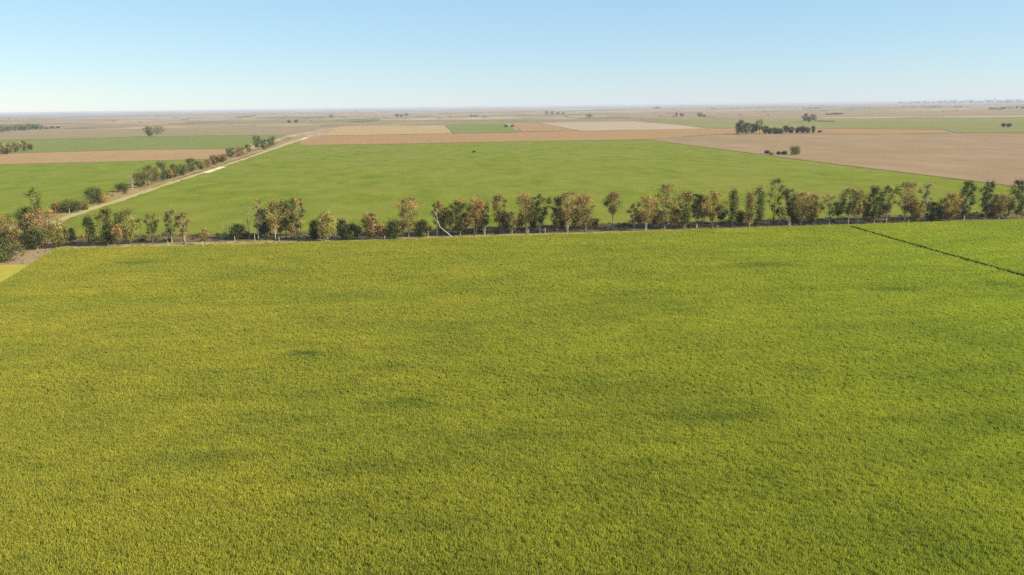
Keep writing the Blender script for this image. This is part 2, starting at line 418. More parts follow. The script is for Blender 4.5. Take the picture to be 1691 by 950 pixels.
tufts = bpy.data.collections.new('crop_tufts')          # not linked to the scene: only instanced
for i in range(5):
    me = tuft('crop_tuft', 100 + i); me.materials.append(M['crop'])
    o = bpy.data.objects.new('crop_tuft', me); tufts.objects.link(o)

# the stems stand everywhere on the field that the photo shows, save in the two wheel ruts
def in_poly(x, y, poly):
    n = len(poly); inside = np.zeros(len(x), bool); j = n - 1
    for i in range(n):
        xi, yi = poly[i]; xj, yj = poly[j]
        c = ((yi > y) != (yj > y)) & (x < (xj - xi) * (y - yi) / (yj - yi + 1e-12) + xi)
        inside ^= c; j = i
    return inside
edge = [P(x, y) for x, y in front_line]
poly = [(p.x, p.y) for p in edge] + [tuple(P(2, 469).xy)]
lo_l, lo_r = P(-170, 1040), P(1861, 1040)
poly += [(P(-150, 560).x, P(-150, 560).y), (lo_l.x, lo_l.y), (lo_r.x, lo_r.y)]
polyw = np.array(poly)
mn, mxx = polyw.min(0), polyw.max(0)
area = (mxx - mn).prod()
def scatter(density, ymin, ymax):
    s_ = 1 / math.sqrt(density)
    gx, gy = np.meshgrid(np.arange(mn[0], mxx[0], s_), np.arange(ymin, ymax, s_))
    g = np.stack([gx.ravel(), gy.ravel()], 1)
    return g + rng.uniform(-0.62, 0.62, g.shape) * s_
pts = np.concatenate([scatter(8.5, mn[1], 120), scatter(6.0, 120, 190), scatter(4.2, 190, mxx[1])])
pts = pts[in_poly(pts[:, 0], pts[:, 1], poly)]
rutA, rutB = P(1404, 375.5), P(1760, 478)
d = (rutB - rutA); d.z = 0; d.normalize()
rel = pts - np.array([rutA.x, rutA.y])
along = rel @ np.array([d.x, d.y]); across = rel @ np.array([-d.y, d.x])
across = across + 0.25 * np.sin(along * 0.045)
rut = (along > 0) & (np.abs(across) < 1.05 + 0.12 * np.sin(along * 0.3))
pts = pts[~rut]
me = bpy.data.meshes.new('standing_crop')
me.vertices.add(len(pts))
me.vertices.foreach_set('co', np.concatenate([pts, np.zeros((len(pts), 1))], 1).astype(np.float32).ravel())
me.update()
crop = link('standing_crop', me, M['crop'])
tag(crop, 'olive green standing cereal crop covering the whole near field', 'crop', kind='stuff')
ng = bpy.data.node_groups.new('crop_scatter', 'GeometryNodeTree')
ng.interface.new_socket('Geometry', in_out='INPUT', socket_type='NodeSocketGeometry')
ng.interface.new_socket('Geometry', in_out='OUTPUT', socket_type='NodeSocketGeometry')
N = ng.nodes; Lk = ng.links
gi = N.new('NodeGroupInput'); go = N.new('NodeGroupOutput')
ci = N.new('GeometryNodeCollectionInfo'); ci.inputs['Collection'].default_value = tufts
ci.inputs['Separate Children'].default_value = True; ci.inputs['Reset Children'].default_value = True
ip = N.new('GeometryNodeInstanceOnPoints'); ip.inputs['Pick Instance'].default_value = True
rv = N.new('FunctionNodeRandomValue'); rv.data_type = 'FLOAT_VECTOR'
rv.inputs[0].default_value = (-0.12, -0.12, 0.0); rv.inputs[1].default_value = (0.12, 0.12, 6.283)
sv = N.new('FunctionNodeRandomValue'); sv.data_type = 'FLOAT'
sv.inputs[2].default_value = 0.75; sv.inputs[3].default_value = 1.25; sv.inputs['Seed'].default_value = 7
Lk.new(gi.outputs[0], ip.inputs['Points']); Lk.new(ci.outputs[0], ip.inputs['Instance'])
Lk.new(rv.outputs[0], ip.inputs['Rotation']); Lk.new(sv.outputs[1], ip.inputs['Scale'])
Lk.new(ip.outputs[0], go.inputs[0])
md = crop.modifiers.new('scatter', 'NODES'); md.node_group = ng

# ------------------------------------------------------------------ trees
GREEN, DEEP, OLIVE, RUST, YEL, GREY = map(np.array, ((0.090, 0.108, 0.022), (0.052, 0.062, 0.016), (0.190, 0.170, 0.040),
                                               (0.350, 0.215, 0.068), (0.360, 0.290, 0.075), (0.13, 0.115, 0.085)))

def tube(V, Q, pts, radii, n=5):
    pts = [np.array(p, float) for p in pts]; base = len(V)
    for i, p in enumerate(pts):
        t = pts[min(i + 1, len(pts) - 1)] - pts[max(i - 1, 0)]; t /= np.linalg.norm(t) + 1e-9
        ref = np.array([1.0, 0, 0]) if abs(t[0]) < 0.8 else np.array([0, 1.0, 0])
        u = np.cross(t, ref); u /= np.linalg.norm(u); w = np.cross(t, u)
        for k in range(n):
            a = 2 * math.pi * k / n
            V.append(p + (u * math.cos(a) + w * math.sin(a)) * radii[i])
    for i in range(len(pts) - 1):
        for k in range(n):
            Q.append((base + i * n + k, base + i * n + (k + 1) % n, base + (i + 1) * n + (k + 1) % n, base + (i + 1) * n + k))

def leaves(r, centres, radii, counts, size, cols):
    """leaf sprays as small folded quads spread through clumps"""
    cs, ss, nn, cc = [], [], [], []
    for c, rr, n, co in zip(centres, radii, counts, cols):
        d = r.normal(size=(n, 3)); d /= np.linalg.norm(d, axis=1)[:, None]
        q = r.uniform(0, 1, n) ** 0.5 * (1 + 0.35 * (r.uniform(0, 1, n) < 0.12))
        p = np.array(c) + d * q[:, None] * np.array(rr) * (1 + 0.25 * r.normal(size=(n, 1)))
        cs.append(p); nn.append(d * 1.2 + r.normal(size=(n, 3)) * 0.6)
        jit = 1 + 0.22 * r.normal(size=(n, 1))
        cc.append(np.clip(co * jit + r.normal(size=(n, 3)) * 0.008, 0.008, 0.5))
    p = np.concatenate(cs); nrm = np.concatenate(nn); cc = np.concatenate(cc)
    nrm /= np.linalg.norm(nrm, axis=1)[:, None] + 1e-9
    ref = r.normal(size=p.shape); u = np.cross(nrm, ref); u /= np.linalg.norm(u, axis=1)[:, None] + 1e-9
    w = np.cross(nrm, u)
    s_ = size * r.uniform(0.6, 1.35, (len(p), 1))
    a = p - u * s_ * 0.5; b_ = p + w * s_ * 0.32 - nrm * s_ * 0.08; c_ = p + u * s_ * 0.5; d_ = p - w * s_ * 0.32 + nrm * s_ * 0.08
    V = np.stack([a, b_, c_, d_], 1).reshape(-1, 3)
    V[:, 2] = np.maximum(V[:, 2], 0.03)
    Q = np.arange(len(V)).reshape(-1, 4)
    return V, Q, np.repeat(cc, 4, 0)

STYLE = {  # crown start (of height), widest at, clumps, clump radius (of width), fill
    'open':   (0.30, 0.76, 24, 0.160, 0.95),
    'full':   (0.14, 0.64, 30, 0.165, 1.0),
    'column': (0.10, 0.50, 20, 0.27, 1.0),
    'round':  (0.48, 0.76, 18, 0.20, 1.1),
    'sparse': (0.28, 0.76, 15, 0.15, 0.8),
    'bush':   (0.02, 0.42, 22, 0.20, 1.2),
    'bare':   (0.25, 0.70, 10, 0.0, 0.0),
}
def tree(name, x, yb, yt, w, style, pal, label, cat='tree', group=None, dead=False, lean=0.0, crown_name='crown'):
    """one tree: an Empty at its foot, a trunk with limbs and a crown of leaf sprays; x, yb, yt, w in photo pixels"""
    seed = int(x * 13 + yt * 7 + w) % 99991
    r = np.random.default_rng(seed)
    base = P(x, yb); k = mpp(base)
    h = (yb - yt) * k * 1.01; W = w * k * 1.5
    lo, wide, nc, cr, fill = STYLE[style]
    root = bpy.data.objects.new(name, None); col.objects.link(root)
    root.empty_display_size = 0.5; root.location = (base.x, base.y, 0.02)
    tag(root, label, cat, group)
    far = k > 0.55
    if far: nc = max(7, int(nc * 0.8))
    lx, ly = lean * h + r.normal() * 0.03 * h, r.normal() * 0.03 * h
    tr = max(0.09, 0.010 * h + 0.05)
    def axis(z):                      # trunk line
        q = z / h
        return np.array([lx * q * q + math.sin(q * 5 + seed) * 0.012 * h * q, ly * q + math.cos(q * 4 + seed) * 0.012 * h * q, z])
    V, Q = [], []
    zs = np.linspace(0, 0.9 * h, 7)
    start = axis(0); start[2] = -0.15
    pts = [start] + [axis(z) for z in zs[1:]]
    forked = style in ('open', 'sparse', 'full') and r.uniform() < 0.7 and not far
    tube(V, Q, pts, [tr * 1.25] + [tr * (1 - 0.88 * z / (0.9 * h)) for z in zs[1:]], 6 if not far else 4)
    if forked:
        o = np.array([0.6 + 0.5 * r.uniform(), 0.5 * r.normal(), 0]) * (1 if r.uniform() < .5 else -1)
        tube(V, Q, [start + o * 0.4] + [axis(z) + o * (0.5 + 1.2 * z / h) for z in zs[1:-1]], [tr] + [tr * 0.8 * (1 - 0.85 * z / h) for z in zs[1:-1]], 5)
    C, Rr, cnt, cols = [], [], [], []
    ga = r.uniform(0, 6.28)
    for i in range(nc):
        q = (i + 0.5 + 0.35 * r.normal()) / nc
        zr = min(max(lo + (1 - lo) * q, lo), 0.98)
        e = (zr - lo) / (wide - lo) if zr < wide else (1 - zr) / (1 - wide)
        env = 0.30 + 0.70 * math.sqrt(max(0.0, min(1.0, e)))
        if style == 'column': env = 0.55 + 0.25 * env
        a = ga + i * 2.4 + 0.4 * r.normal()
        rc = W * cr * r.uniform(0.6, 1.45) * (0.72 + 0.28 * env)
        vz = r.uniform(0.7, 1.15)
        if style in ('column',): vz = 1.4
        dist = max(0.0, W / 2 * env * r.uniform(0.45, 1.0) - rc * 0.55)
        z = min(max(zr * h, rc * vz * 0.85), h - rc * vz * 0.8)
        ax = axis(z)
        c = ax + np.array([math.cos(a) * dist, math.sin(a) * dist, 0])
        if style == 'bare': c = ax + np.array([math.cos(a), math.sin(a), 0]) * W / 2 * env * r.uniform(.5, 1)
        zt = max(0.08 * h, z - r.uniform(0.10, 0.22) * h - dist * 0.4)
        st = axis(zt); mid_ = (st + c) / 2 + np.array([0, 0, -0.04 * h])
        lr = max(0.03, tr * 0.42 * (1 - zt / h) + 0.02)
        tube(V, Q, [st, mid_, c], [lr, lr * 0.75, lr * 0.3], 4)
        if style == 'bare' or style == 'sparse':
            for j in range(4):
                e2 = c + np.array([r.normal(), r.normal(), abs(r.normal()) + 0.4]) * W * 0.16
                tube(V, Q, [mid_ * 0.4 + c * 0.6, e2], [lr * 0.5, 0.02], 3)
        if style != 'bare':
            C.append(c); Rr.append((rc, rc, rc * vz))
            ls = min(0.70, max(0.36, 0.8 * k))
            n = int(fill * min(190, max(16, 8.5 * (rc * rc * (0.5 + 0.5 * vz)) / (ls * ls) * 2.4)))
            cnt.append(n)
            t = r.uniform() + 0.35 * (zr - 0.6)
            p_ = pal
            cc = p_[min(len(p_) - 1, max(0, int(t * len(p_))))]
            cols.append(cc * r.uniform(0.65, 1.35))
    bark = M['bark_dead'] if dead else (M['bark'] if r.uniform() < 0.75 else M['bark_dark'])
    if style == 'bush': bark = M['bark_dark']
    link('trunk' if not (style == 'bush') else 'stem', mesh_np('trunk', np.array(V), Q), bark, root)
    if C:
        v, q_, cc = leaves(r, C, Rr, cnt, min(0.70, max(0.36, 0.8 * k)), cols)
        link(crown_name if style != 'bush' else 'foliage', mesh_np('crown', v, q_, None, cc), M['leaf'], root)
    return root

PAL = {
    'dark':  [DEEP, DEEP, GREEN, OLIVE],
    'green': [DEEP, GREEN, GREEN, OLIVE],
    'olive': [GREEN, OLIVE, OLIVE, YEL],
    'rust':  [OLIVE, RUST, RUST, RUST * 1.15],
    'mix':   [DEEP, GREEN, OLIVE, RUST],
    'brown': [DEEP, OLIVE * 0.8, RUST * 0.8, RUST],
    'yel':   [OLIVE, YEL, YEL, RUST],
    'grey':  [GREY, GREY, OLIVE],
}
WORD = {'dark': 'dark green', 'green': 'green', 'olive': 'olive green', 'rust': 'rusty brown', 'mix': 'green and rust', 'brown': 'brownish', 'yel': 'yellowish', 'grey': 'greyish'}
SHAPE = {'open': 'open-crowned tree', 'full': 'leafy tree', 'column': 'narrow columnar tree', 'round': 'round-topped tree', 'sparse': 'sparse thin tree', 'bush': 'low bush', 'bare': 'bare leafless tree'}
NAME = {'open': 'windbreak_tree', 'full': 'windbreak_tree', 'column': 'windbreak_tree', 'round': 'windbreak_tree', 'sparse': 'windbreak_tree', 'bush': 'bush', 'bare': 'dead_tree'}
TENS = ['', '', 'twenty', 'thirty', 'forty', 'fifty']
ONES = ['', 'first', 'second', 'third', 'fourth', 'fifth', 'sixth', 'seventh', 'eighth', 'ninth', 'tenth', 'eleventh', 'twelfth', 'thirteenth', 'fourteenth', 'fifteenth', 'sixteenth', 'seventeenth', 'eighteenth', 'nineteenth']
def nth(n):
    if n < 20: return ONES[n]
    if n % 10 == 0: return {2: 'twentieth', 3: 'thirtieth', 4: 'fortieth', 5: 'fiftieth'}[n // 10]
    return TENS[n // 10] + '-' + ONES[n % 10]

# the long windbreak: x, foot, top, width, style, palette, own wording (or None)
ROW = [
 (152, 407, 357, 17, 'column', 'dark', None), (179, 406, 344, 28, 'full', 'dark', None), (196, 407, 370, 17, 'sparse', 'rust', None),
 (215, 404, 346, 34, 'full', 'olive', None), (252, 402, 353, 20, 'sparse', 'dark', None), (284, 401, 347, 23, 'sparse', 'green', None),
 (305, 400, 350, 22, 'sparse', 'brown', None), (338, 405, 374, 11, 'sparse', 'rust', 'small rusty sapling standing alone before the gap in the windbreak'),
 (374, 394, 362, 9, 'bare', 'grey', 'thin bare sapling in the gap of the windbreak row'),
 (393, 395, 371, 25, 'bush', 'dark', 'dark bush beside the grey dead tree of the windbreak'),
 (411, 394, 336, 14, 'bare', 'grey', 'grey leafless tree left of the first rusty clump in the windbreak'),
 (427, 396, 329, 16, 'sparse', 'rust', None), (435, 391, 346, 20, 'full', 'dark', None), (455, 396, 332, 29, 'open', 'rust', None),
 (473, 394, 331, 22, 'open', 'olive', None), (492, 395, 327, 26, 'open', 'mix', None), (521, 396, 364, 20, 'bush', 'dark', None),
 (539, 399, 350, 25, 'full', 'yel', 'pointed yellowish tree leafy down to the ground'), (565, 394, 361, 16, 'full', 'dark', None), (579, 396, 371, 26, 'bush', 'green', None),
 (613, 396, 352, 25, 'full', 'brown', None), (650, 395, 364, 32, 'bush', 'dark', None), (675, 392, 326, 37, 'open', 'rust', 'broad rusty tree standing clear before the leaning dead trunk'),
 (697, 391, 364, 26, 'bush', 'dark', None), (729, 388, 333, 23, 'full', 'brown', None),
 (760, 389, 330, 31, 'full', 'mix', None), (783, 389, 327, 31, 'open', 'rust', None), (801, 388, 333, 24, 'open', 'mix', None),
 (826, 387, 323, 27, 'open', 'brown', None), (846, 387, 350, 20, 'sparse', 'olive', None), (870, 386, 320, 34, 'open', 'rust', None),
 (893, 385, 321, 28, 'open', 'green', None), (919, 385, 325, 21, 'full', 'dark', None), (938, 384, 316, 32, 'open', 'rust', None),
 (966, 382, 321, 36, 'full', 'brown', 'thick brownish round-crowned tree left of the lone round-topped one'),
 (1012, 380, 318, 27, 'round', 'brown', 'lone round-topped tree on a thin trunk in the gap of the windbreak'),
 (1047, 380, 336, 18, 'sparse', 'olive', None), (1066, 381, 325, 34, 'open', 'rust', None), (1098, 378, 304, 36, 'full', 'yel', 'tall broad yellowish tree overtopping its neighbours in the windbreak'),
 (1130, 378, 317, 27, 'full', 'mix', None), (1151, 377, 321, 22, 'open', 'dark', None), (1176, 377, 316, 36, 'open', 'rust', None), (1208, 376, 313, 18, 'column', 'green', None),
 (1237, 375, 315, 17, 'column', 'rust', None), (1253, 374, 309, 21, 'column', 'dark', None), (1277, 372, 296, 27, 'sparse', 'dark', 'tallest tree of the windbreak, slender and dark with a tufted top'),
 (1303, 373, 312, 20, 'open', 'green', None), (1323, 373, 317, 34, 'open', 'rust', None), (1342, 372, 322, 24, 'full', 'brown', None),
 (1369, 371, 320, 25, 'sparse', 'yel', None), (1400, 371, 312, 32, 'open', 'mix', None), (1416, 370, 314, 22, 'open', 'rust', None),
 (1443, 370, 308, 23, 'full', 'green', None), (1463, 369, 307, 27, 'open', 'olive', None), (1493, 368, 301, 33, 'open', 'brown', None),
 (1512, 368, 332, 22, 'full', 'yel', None), (1526, 366, 303, 20, 'sparse', 'olive', None), (1541, 365, 334, 24, 'bush', 'dark', None), (1568, 365, 320, 29, 'full', 'rust', None),
 (1592, 363, 299, 23, 'full', 'dark', None), (1626, 362, 299, 23, 'full', 'green', None), (1650, 362, 321, 24, 'open', 'rust', None), (1681, 361, 297, 34, 'full', 'dark', 'big dark tree at the right end of the windbreak row'),
]
nrow = len(ROW)
for i, (x, yb, yt, w, st, pal, lab) in enumerate(ROW):
    if lab is None:
        j = i + 1; side = 'left'
        if j > nrow / 2: j = nrow - i; side = 'right'
        lab = '%s %s, %s in the windbreak from its %s end' % (WORD[pal], SHAPE[st], nth(j), side)
    tree(NAME[st], x, yb, yt, w, st, PAL[pal], lab, 'bush' if st == 'bush' else 'tree', 'trees and bushes of the long windbreak row', dead=(st == 'bare'))

# a second, lower line of trees behind the first
rb = np.random.default_rng(77); kinds = ['full', 'open', 'full', 'bush', 'open', 'sparse']; pals = ['mix', 'dark', 'brown', 'olive', 'rust', 'green']
BACK = [(188, 22), (232, 14), (443, 34), (464, 40), (483, 42), (530, 22), (590, 18), (628, 20), (664, 30), (686, 34), (743, 40), (771, 46), (792, 44), (813, 36), (836, 40), (858, 40), (882, 46), (907, 44), (929, 46), (950, 48), (980, 26),
        (1035, 24), (1056, 36), (1082, 44), (1114, 46), (1141, 44), (1163, 46), (1190, 38), (1222, 30), (1264, 38), (1290, 34), (1312, 42), (1333, 40), (1355, 30), (1384, 40), (1429, 34), (1453, 46), (1478, 48), (1504, 42), (1553, 26), (1580, 40), (1609, 34), (1638, 36), (1664, 40)]
BACK = [q for i, q in enumerate(BACK) if i % 4 != 1]
for i, (x, hp) in enumerate(BACK):
    st, pal = kinds[rb.integers(6)], pals[rb.integers(6)]
    if hp < 24: st = 'bush'
    yb = float(belt_back(x)) + 5; hp = hp * rb.uniform(0.5, 0.85)
    j, side = (i + 1, 'left') if i < len(BACK) / 2 else (len(BACK) - i, 'right')
    tree('bush' if st == 'bush' else 'windbreak_tree', x, yb, yb - hp, max(18, hp * 0.55), st, PAL[pal],
         '%s %s, %s in the back line of the windbreak from its %s end' % (WORD[pal], SHAPE[st].split()[-1], nth(j), side), 'bush' if st == 'bush' else 'tree', 'back line of the windbreak')

# thicket at the left end of the windbreak
for x, yb, yt, w, st, pal, lab in [
 (10, 432, 392, 44, 'bush', 'green', 'big rounded green bush in the lower left corner of the thicket'),
 (4, 402, 356, 40, 'full', 'rust', 'rusty tree cut by the left edge of the photo'),
 (66, 398, 311, 22, 'sparse', 'green', 'tall thin tree with a tufted top rising above the left thicket'),
 (48, 398, 342, 34, 'full', 'dark', 'dark green tree left of the tall thin tree in the thicket'),
 (77, 402, 346, 40, 'open', 'rust', 'rusty tree right of the tall thin tree in the thicket'),
 (28, 404, 376, 30, 'full', 'yel', 'yellowish tree behind the big rounded bush of the thicket'),
 (46, 410, 384, 20, 'bush', 'yel', 'small yellow-green bush in the middle of the left thicket'),
 (62, 412, 374, 36, 'full', 'dark', 'dark low tree at the foot of the left thicket'),
 (97, 408, 369, 32, 'full', 'olive', 'olive tree at the right side of the left thicket'),
 (118, 405, 377, 20, 'sparse', 'green', 'thin green tree between the left thicket and the windbreak'),
]:
    tree('bush' if st == 'bush' else 'thicket_tree', x, yb, yt, w, st, PAL[pal], lab, 'bush' if st == 'bush' else 'tree', 'thicket at the road corner')

# trees along the road
ROAD = [
 (98, 352, 336, 20, 'bush', 'brown'), (118, 351, 332, 26, 'bush', 'dark'), (136, 347, 333, 18, 'bush', 'olive'), (155, 337, 312, 25, 'full', 'dark'),
 (169, 335, 319, 16, 'bush', 'rust'), (203, 317, 304, 16, 'bush', 'dark'), (219, 313, 289, 9, 'bare', 'grey'), (231, 310, 288, 18, 'full', 'dark'),
 (246, 306, 276, 20, 'open', 'mix'), (259, 303, 280, 17, 'open', 'olive'), (269, 300, 270, 17, 'full', 'green'), (279, 297, 280, 14, 'full', 'brown'), (288, 294, 274, 16, 'full', 'green'),
 (303, 290, 273, 20, 'full', 'dark'), (317, 285, 264, 15, 'full', 'dark'), (333, 280, 267, 15, 'full', 'olive'), (344, 277, 265, 14, 'bush', 'brown'), (355, 273, 258, 13, 'full', 'brown'),
 (367, 269, 256, 14, 'full', 'mix'), (381, 265, 246, 12, 'open', 'green'), (397, 259, 244, 17, 'full', 'brown'), (411, 255, 240, 10, 'open', 'olive'),
 (425, 251, 227, 13, 'open', 'dark'), (438, 247, 232, 15, 'full', 'mix'), (450, 243, 227, 9, 'column', 'green'),
]
for i, (x, yb, yt, w, st, pal) in enumerate(ROAD):
    n = len(ROAD)
    j, side = (i + 1, 'near') if i < n / 2 else (n - i, 'far')
    lab = '%s %s beside the dirt road, %s from the %s end' % (WORD[pal], SHAPE[st], nth(j), side)
    tree({'bush': 'bush', 'bare': 'dead_tree'}.get(st, 'roadside_tree'), x, yb, yt - 0.10 * (yb - yt), w * 1.12, st, PAL[pal], lab, 'bush' if st == 'bush' else 'tree', 'trees along the dirt road', dead=st == 'bare')

# far trees
def far_run(rows, place, group, order='from the left'):
    for i, (x, yb, yt, w, st, pal) in enumerate(rows):
        lab = '%s %s in %s, %s %s' % (WORD[pal], {'bush': 'low bush'}.get(st, 'tree'), place, nth(i + 1), order)
        tree('bush' if st == 'bush' else 'distant_tree', x, yb, yt, w, st, PAL[pal], lab, 'bush' if st == 'bush' else 'tree', group)
far_run([(3, 257, 236, 12, 'full', 'olive'), (9, 255, 241, 10, 'bush', 'dark'), (15, 254, 237, 11, 'full', 'olive'), (21, 253, 235, 10, 'open', 'brown'), (27, 252, 237, 9, 'full', 'olive'),
         (33, 251, 235, 10, 'open', 'yel'), (40, 250, 233, 9, 'full', 'green'), (46, 249, 236, 8, 'open', 'olive'), (51, 248, 239, 7, 'full', 'dark')],
        'the row left of the tan field', 'tree row by the tan field')
far_run([(4, 219, 207, 14, 'full', 'dark'), (14, 218, 208, 14, 'full', 'dark'), (24, 217, 207, 13, 'full', 'grey'), (33, 216, 206, 12, 'full', 'green'), (41, 216, 207, 11, 'full', 'green'), (47, 215, 204, 8, 'column', 'green'),
         (53, 214, 205, 9, 'full', 'dark'), (60, 214, 206, 9, 'full', 'dark'), (68, 214, 207, 8, 'full', 'brown'), (77, 213, 210, 8, 'bush', 'brown'), (87, 212, 209, 8, 'bush', 'brown'), (96, 212, 209, 6, 'bush', 'dark')],
        'the far wood at the left edge', 'far wood at left')
tree('distant_tree', 247, 226, 209, 15, 'full', PAL['dark'], 'dark left one of the two trees alone in the far left field', 'tree', 'pair of field trees')
tree('distant_tree', 262, 226, 207, 21, 'open', PAL['brown'], 'browner right one of the two trees alone in the far left field', 'tree', 'pair of field trees')
far_run([(1218, 222, 202, 10, 'column', 'dark'), (1225, 222, 199, 12, 'full', 'dark'), (1233, 222, 203, 12, 'full', 'dark'), (1242, 221, 205, 11, 'full', 'olive'), (1248, 221, 206, 9, 'open', 'green'),
         (1254, 221, 198, 13, 'open', 'olive'), (1263, 221, 208, 11, 'full', 'green'), (1271, 221, 212, 10, 'full', 'dark'), (1280, 221, 211, 10, 'bush', 'green'), (1288, 221, 213, 9, 'bush', 'dark'), (1298, 220, 208, 9, 'full', 'dark'),
         (1306, 220, 210, 11, 'full', 'green'), (1317, 220, 211, 7, 'column', 'dark'), (1325, 220, 209, 12, 'full', 'dark'), (1333, 220, 211, 10, 'full', 'dark'), (1343, 220, 208, 6, 'column', 'green'), (1354, 219, 216, 7, 'bush', 'dark')],
        'the clump on the stubble field', 'clump of trees on the stubble field')
tree('bush', 1312, 256, 242, 19, 'bush', PAL['olive'], 'round grey-green bush alone in the stubble field', 'bush')
far_run([(1267, 254, 249, 7, 'bush', 'dark'), (1275, 256, 252, 6, 'bush', 'olive'), (1286, 255, 251, 6, 'bush', 'dark'), (1295, 255, 250, 8, 'bush', 'dark')], 'the scrub beside the round bush', 'low scrub by the round bush')
far_run([(1330, 201, 188, 10, 'full', 'dark'), (1336, 202, 193, 8, 'full', 'green'), (1343, 200, 188, 11, 'full', 'brown')], 'the group above the stubble clump', 'small far group of trees')
far_run([(1156, 194, 186, 9, 'full', 'dark'), (1163, 193, 190, 8, 'bush', 'green'), (1117, 193, 186, 4, 'column', 'grey'), (1126, 193, 187, 7, 'full', 'grey')], 'the group above the pale field', 'far group above the pale field')
far_run([(903, 191, 183, 8, 'full', 'brown'), (912, 190, 184, 7, 'full', 'grey'), (921, 189, 185, 7, 'full', 'grey'), (930, 189, 185, 6, 'bush', 'grey')], 'the group below the far lagoon', 'far group by the lagoon')
tree('distant_tree', 973, 195, 188, 11, 'full', PAL['dark'], 'single dark tree far off right of the lagoon', 'tree')
tree('distant_tree', 547, 196, 189, 9, 'full', PAL['brown'], 'single brownish tree far off above the golden field', 'tree')
far_run([(656, 194, 188, 7, 'full', 'dark'), (663, 194, 189, 7, 'full', 'dark'), (671, 193, 187, 7, 'full', 'dark')], 'the trio above the golden field', 'far trio of trees')
far_run([(779, 193, 190, 7, 'bush', 'brown'), (786, 193, 190, 8, 'bush', 'dark'), (836, 210, 207, 5, 'bush', 'dark'), (846, 210, 207, 6, 'bush', 'dark')], 'the scrub round the small green field', 'far scrub by the small green field')
far_run([(1657, 210, 204, 6, 'full', 'dark'), (1666, 210, 204, 7, 'full', 'green')], 'the pair on the far pasture at right', 'pair on the far pasture')
far_run([(478, 203, 199, 6, 'full', 'dark'), (489, 203, 198, 7, 'full', 'dark')], 'the pair far off beyond the road end', 'pair beyond the road end')
tree('bush', 783, 252, 248.6, 4.5, 'bush', PAL['dark'], 'tiny dark bush alone in the middle green field', 'bush')

# far hedges and woods that read as one mass each
def mass(name, runs, label, cat, seed):
    r = np.random.default_rng(seed); C, Rr, cnt, cols = [], [], [], []
    for x0, y0, x1, y1, hp in runs:
        a, b_ = P(x0, y0), P(x1, y1); k = mpp((a + b_) / 2); hh = hp * k
        n = max(3, int((b_ - a).length / (hh * 0.8)))
        for i in range(n):
            p = a.lerp(b_, (i + r.uniform(0.1, 0.9)) / n); q = hh * r.uniform(0.55, 1.1)
            C.append((p.x, p.y + r.normal() * hh * 0.5, q * 0.5)); Rr.append((hh * 0.65, hh * 0.65, q * 0.5)); cnt.append(26)
            cols.append((DEEP if r.uniform() < 0.5 else GREEN) * r.uniform(0.8, 1.3))
    v, q_, cc = leaves(r, C, Rr, cnt, max(1.2, hh * 0.3), cols)
    return tag(link(name, mesh_np(name, v, q_, None, cc), M['leaf']), label, cat, kind='stuff')
mass('far_hedge', [(1346, 200.5, 1378, 201.2, 1.8)], 'dark hedge running right from the small far group', 'hedge', 1)
mass('far_hedge', [(1166, 193.8, 1181, 193.6, 1.3)], 'short dark hedge right of the far tree above the pale field', 'hedge', 2)
mass('far_hedge', [(577, 202.5, 625, 200.5, 2.6)], 'long dark hedge above the golden field', 'hedge', 3)
mass('far_wood', [(390, 195.5, 423, 191.5, 2.2), (424, 197.0, 444, 196.8, 1.4)], 'slanting dark line of woodland far off left of centre', 'wood', 4)
mass('far_hedge', [(1363, 190, 1392, 189, 2.5), (1325, 181.0, 1356, 180.3, 3.0)], 'dark woodland strips far off above the small group', 'wood', 5)
mass('far_wood', [(1480, 171.8, 1560, 170.9, 4.5), (1550, 171.2, 1900, 168.2, 6.5)], 'long blue-grey wood on the horizon at right', 'wood', 6)
mass('far_wood', [(1632, 181.0, 1650, 180.8, 3.5), (1650, 180.6, 1900, 177.5, 6.0)], 'dark wood in front of the horizon wood at right', 'wood', 7)
mass('far_wood', [(1490, 177.5, 1515, 177.2, 2.5), (1532, 178, 1556, 177.4, 4.0), (1575, 178.0, 1590, 177.6, 2.6)], 'scattered far groves left of the right-hand wood', 'wood', 8)
mass('far_wood', [(95, 188.8, 145, 188.2, 1.8), (195, 187.3, 290, 186.2, 1.6), (690, 180.0, 720, 179.7, 1.6), (905, 177.2, 1010, 175.8, 1.8), (1080, 179.5, 1090, 179.2, 3.0), (1270, 172.8, 1330, 172.2, 1.8), (1120, 175.5, 1160, 175, 1.5), (320, 185.5, 420, 184.2, 1.4), (560, 182, 640, 181, 1.4), (760, 179.3, 850, 178, 1.4)],
     'faint broken line of woods along the horizon', 'wood', 9)

rf = np.random.default_rng(21)
runs = []
for i in range(70):
    x = rf.uniform(-60, 1750); v_ = rf.uniform(5.0, 22.0); y = hor(x) + v_; L = rf.uniform(2, 16) * (0.6 + 6.0 / v_)
    runs.append((x, y, x + L, y - 0.013 * L + rf.normal() * 0.15, max(0.9, v_ * rf.uniform(0.09, 0.20))))
mass('far_wood', runs, 'tiny groves and hedges dotted over the far plain', 'wood', 31)
for pts_ in ([(0, 271.8), (120, 269), (250, 265.6), (352, 263)], [(0, 253.8), (120, 250.4), (240, 247), (396, 246.5)], [(60, 230.3), (180, 227.5), (300, 224.8), (474, 223.2)], [(502, 240.4), (640, 238.3), (780, 235.7), (900, 233.2), (1066, 230.7)]):
    ribbon('field_edge', pts_, 3.5, 0.11, M['bank'])

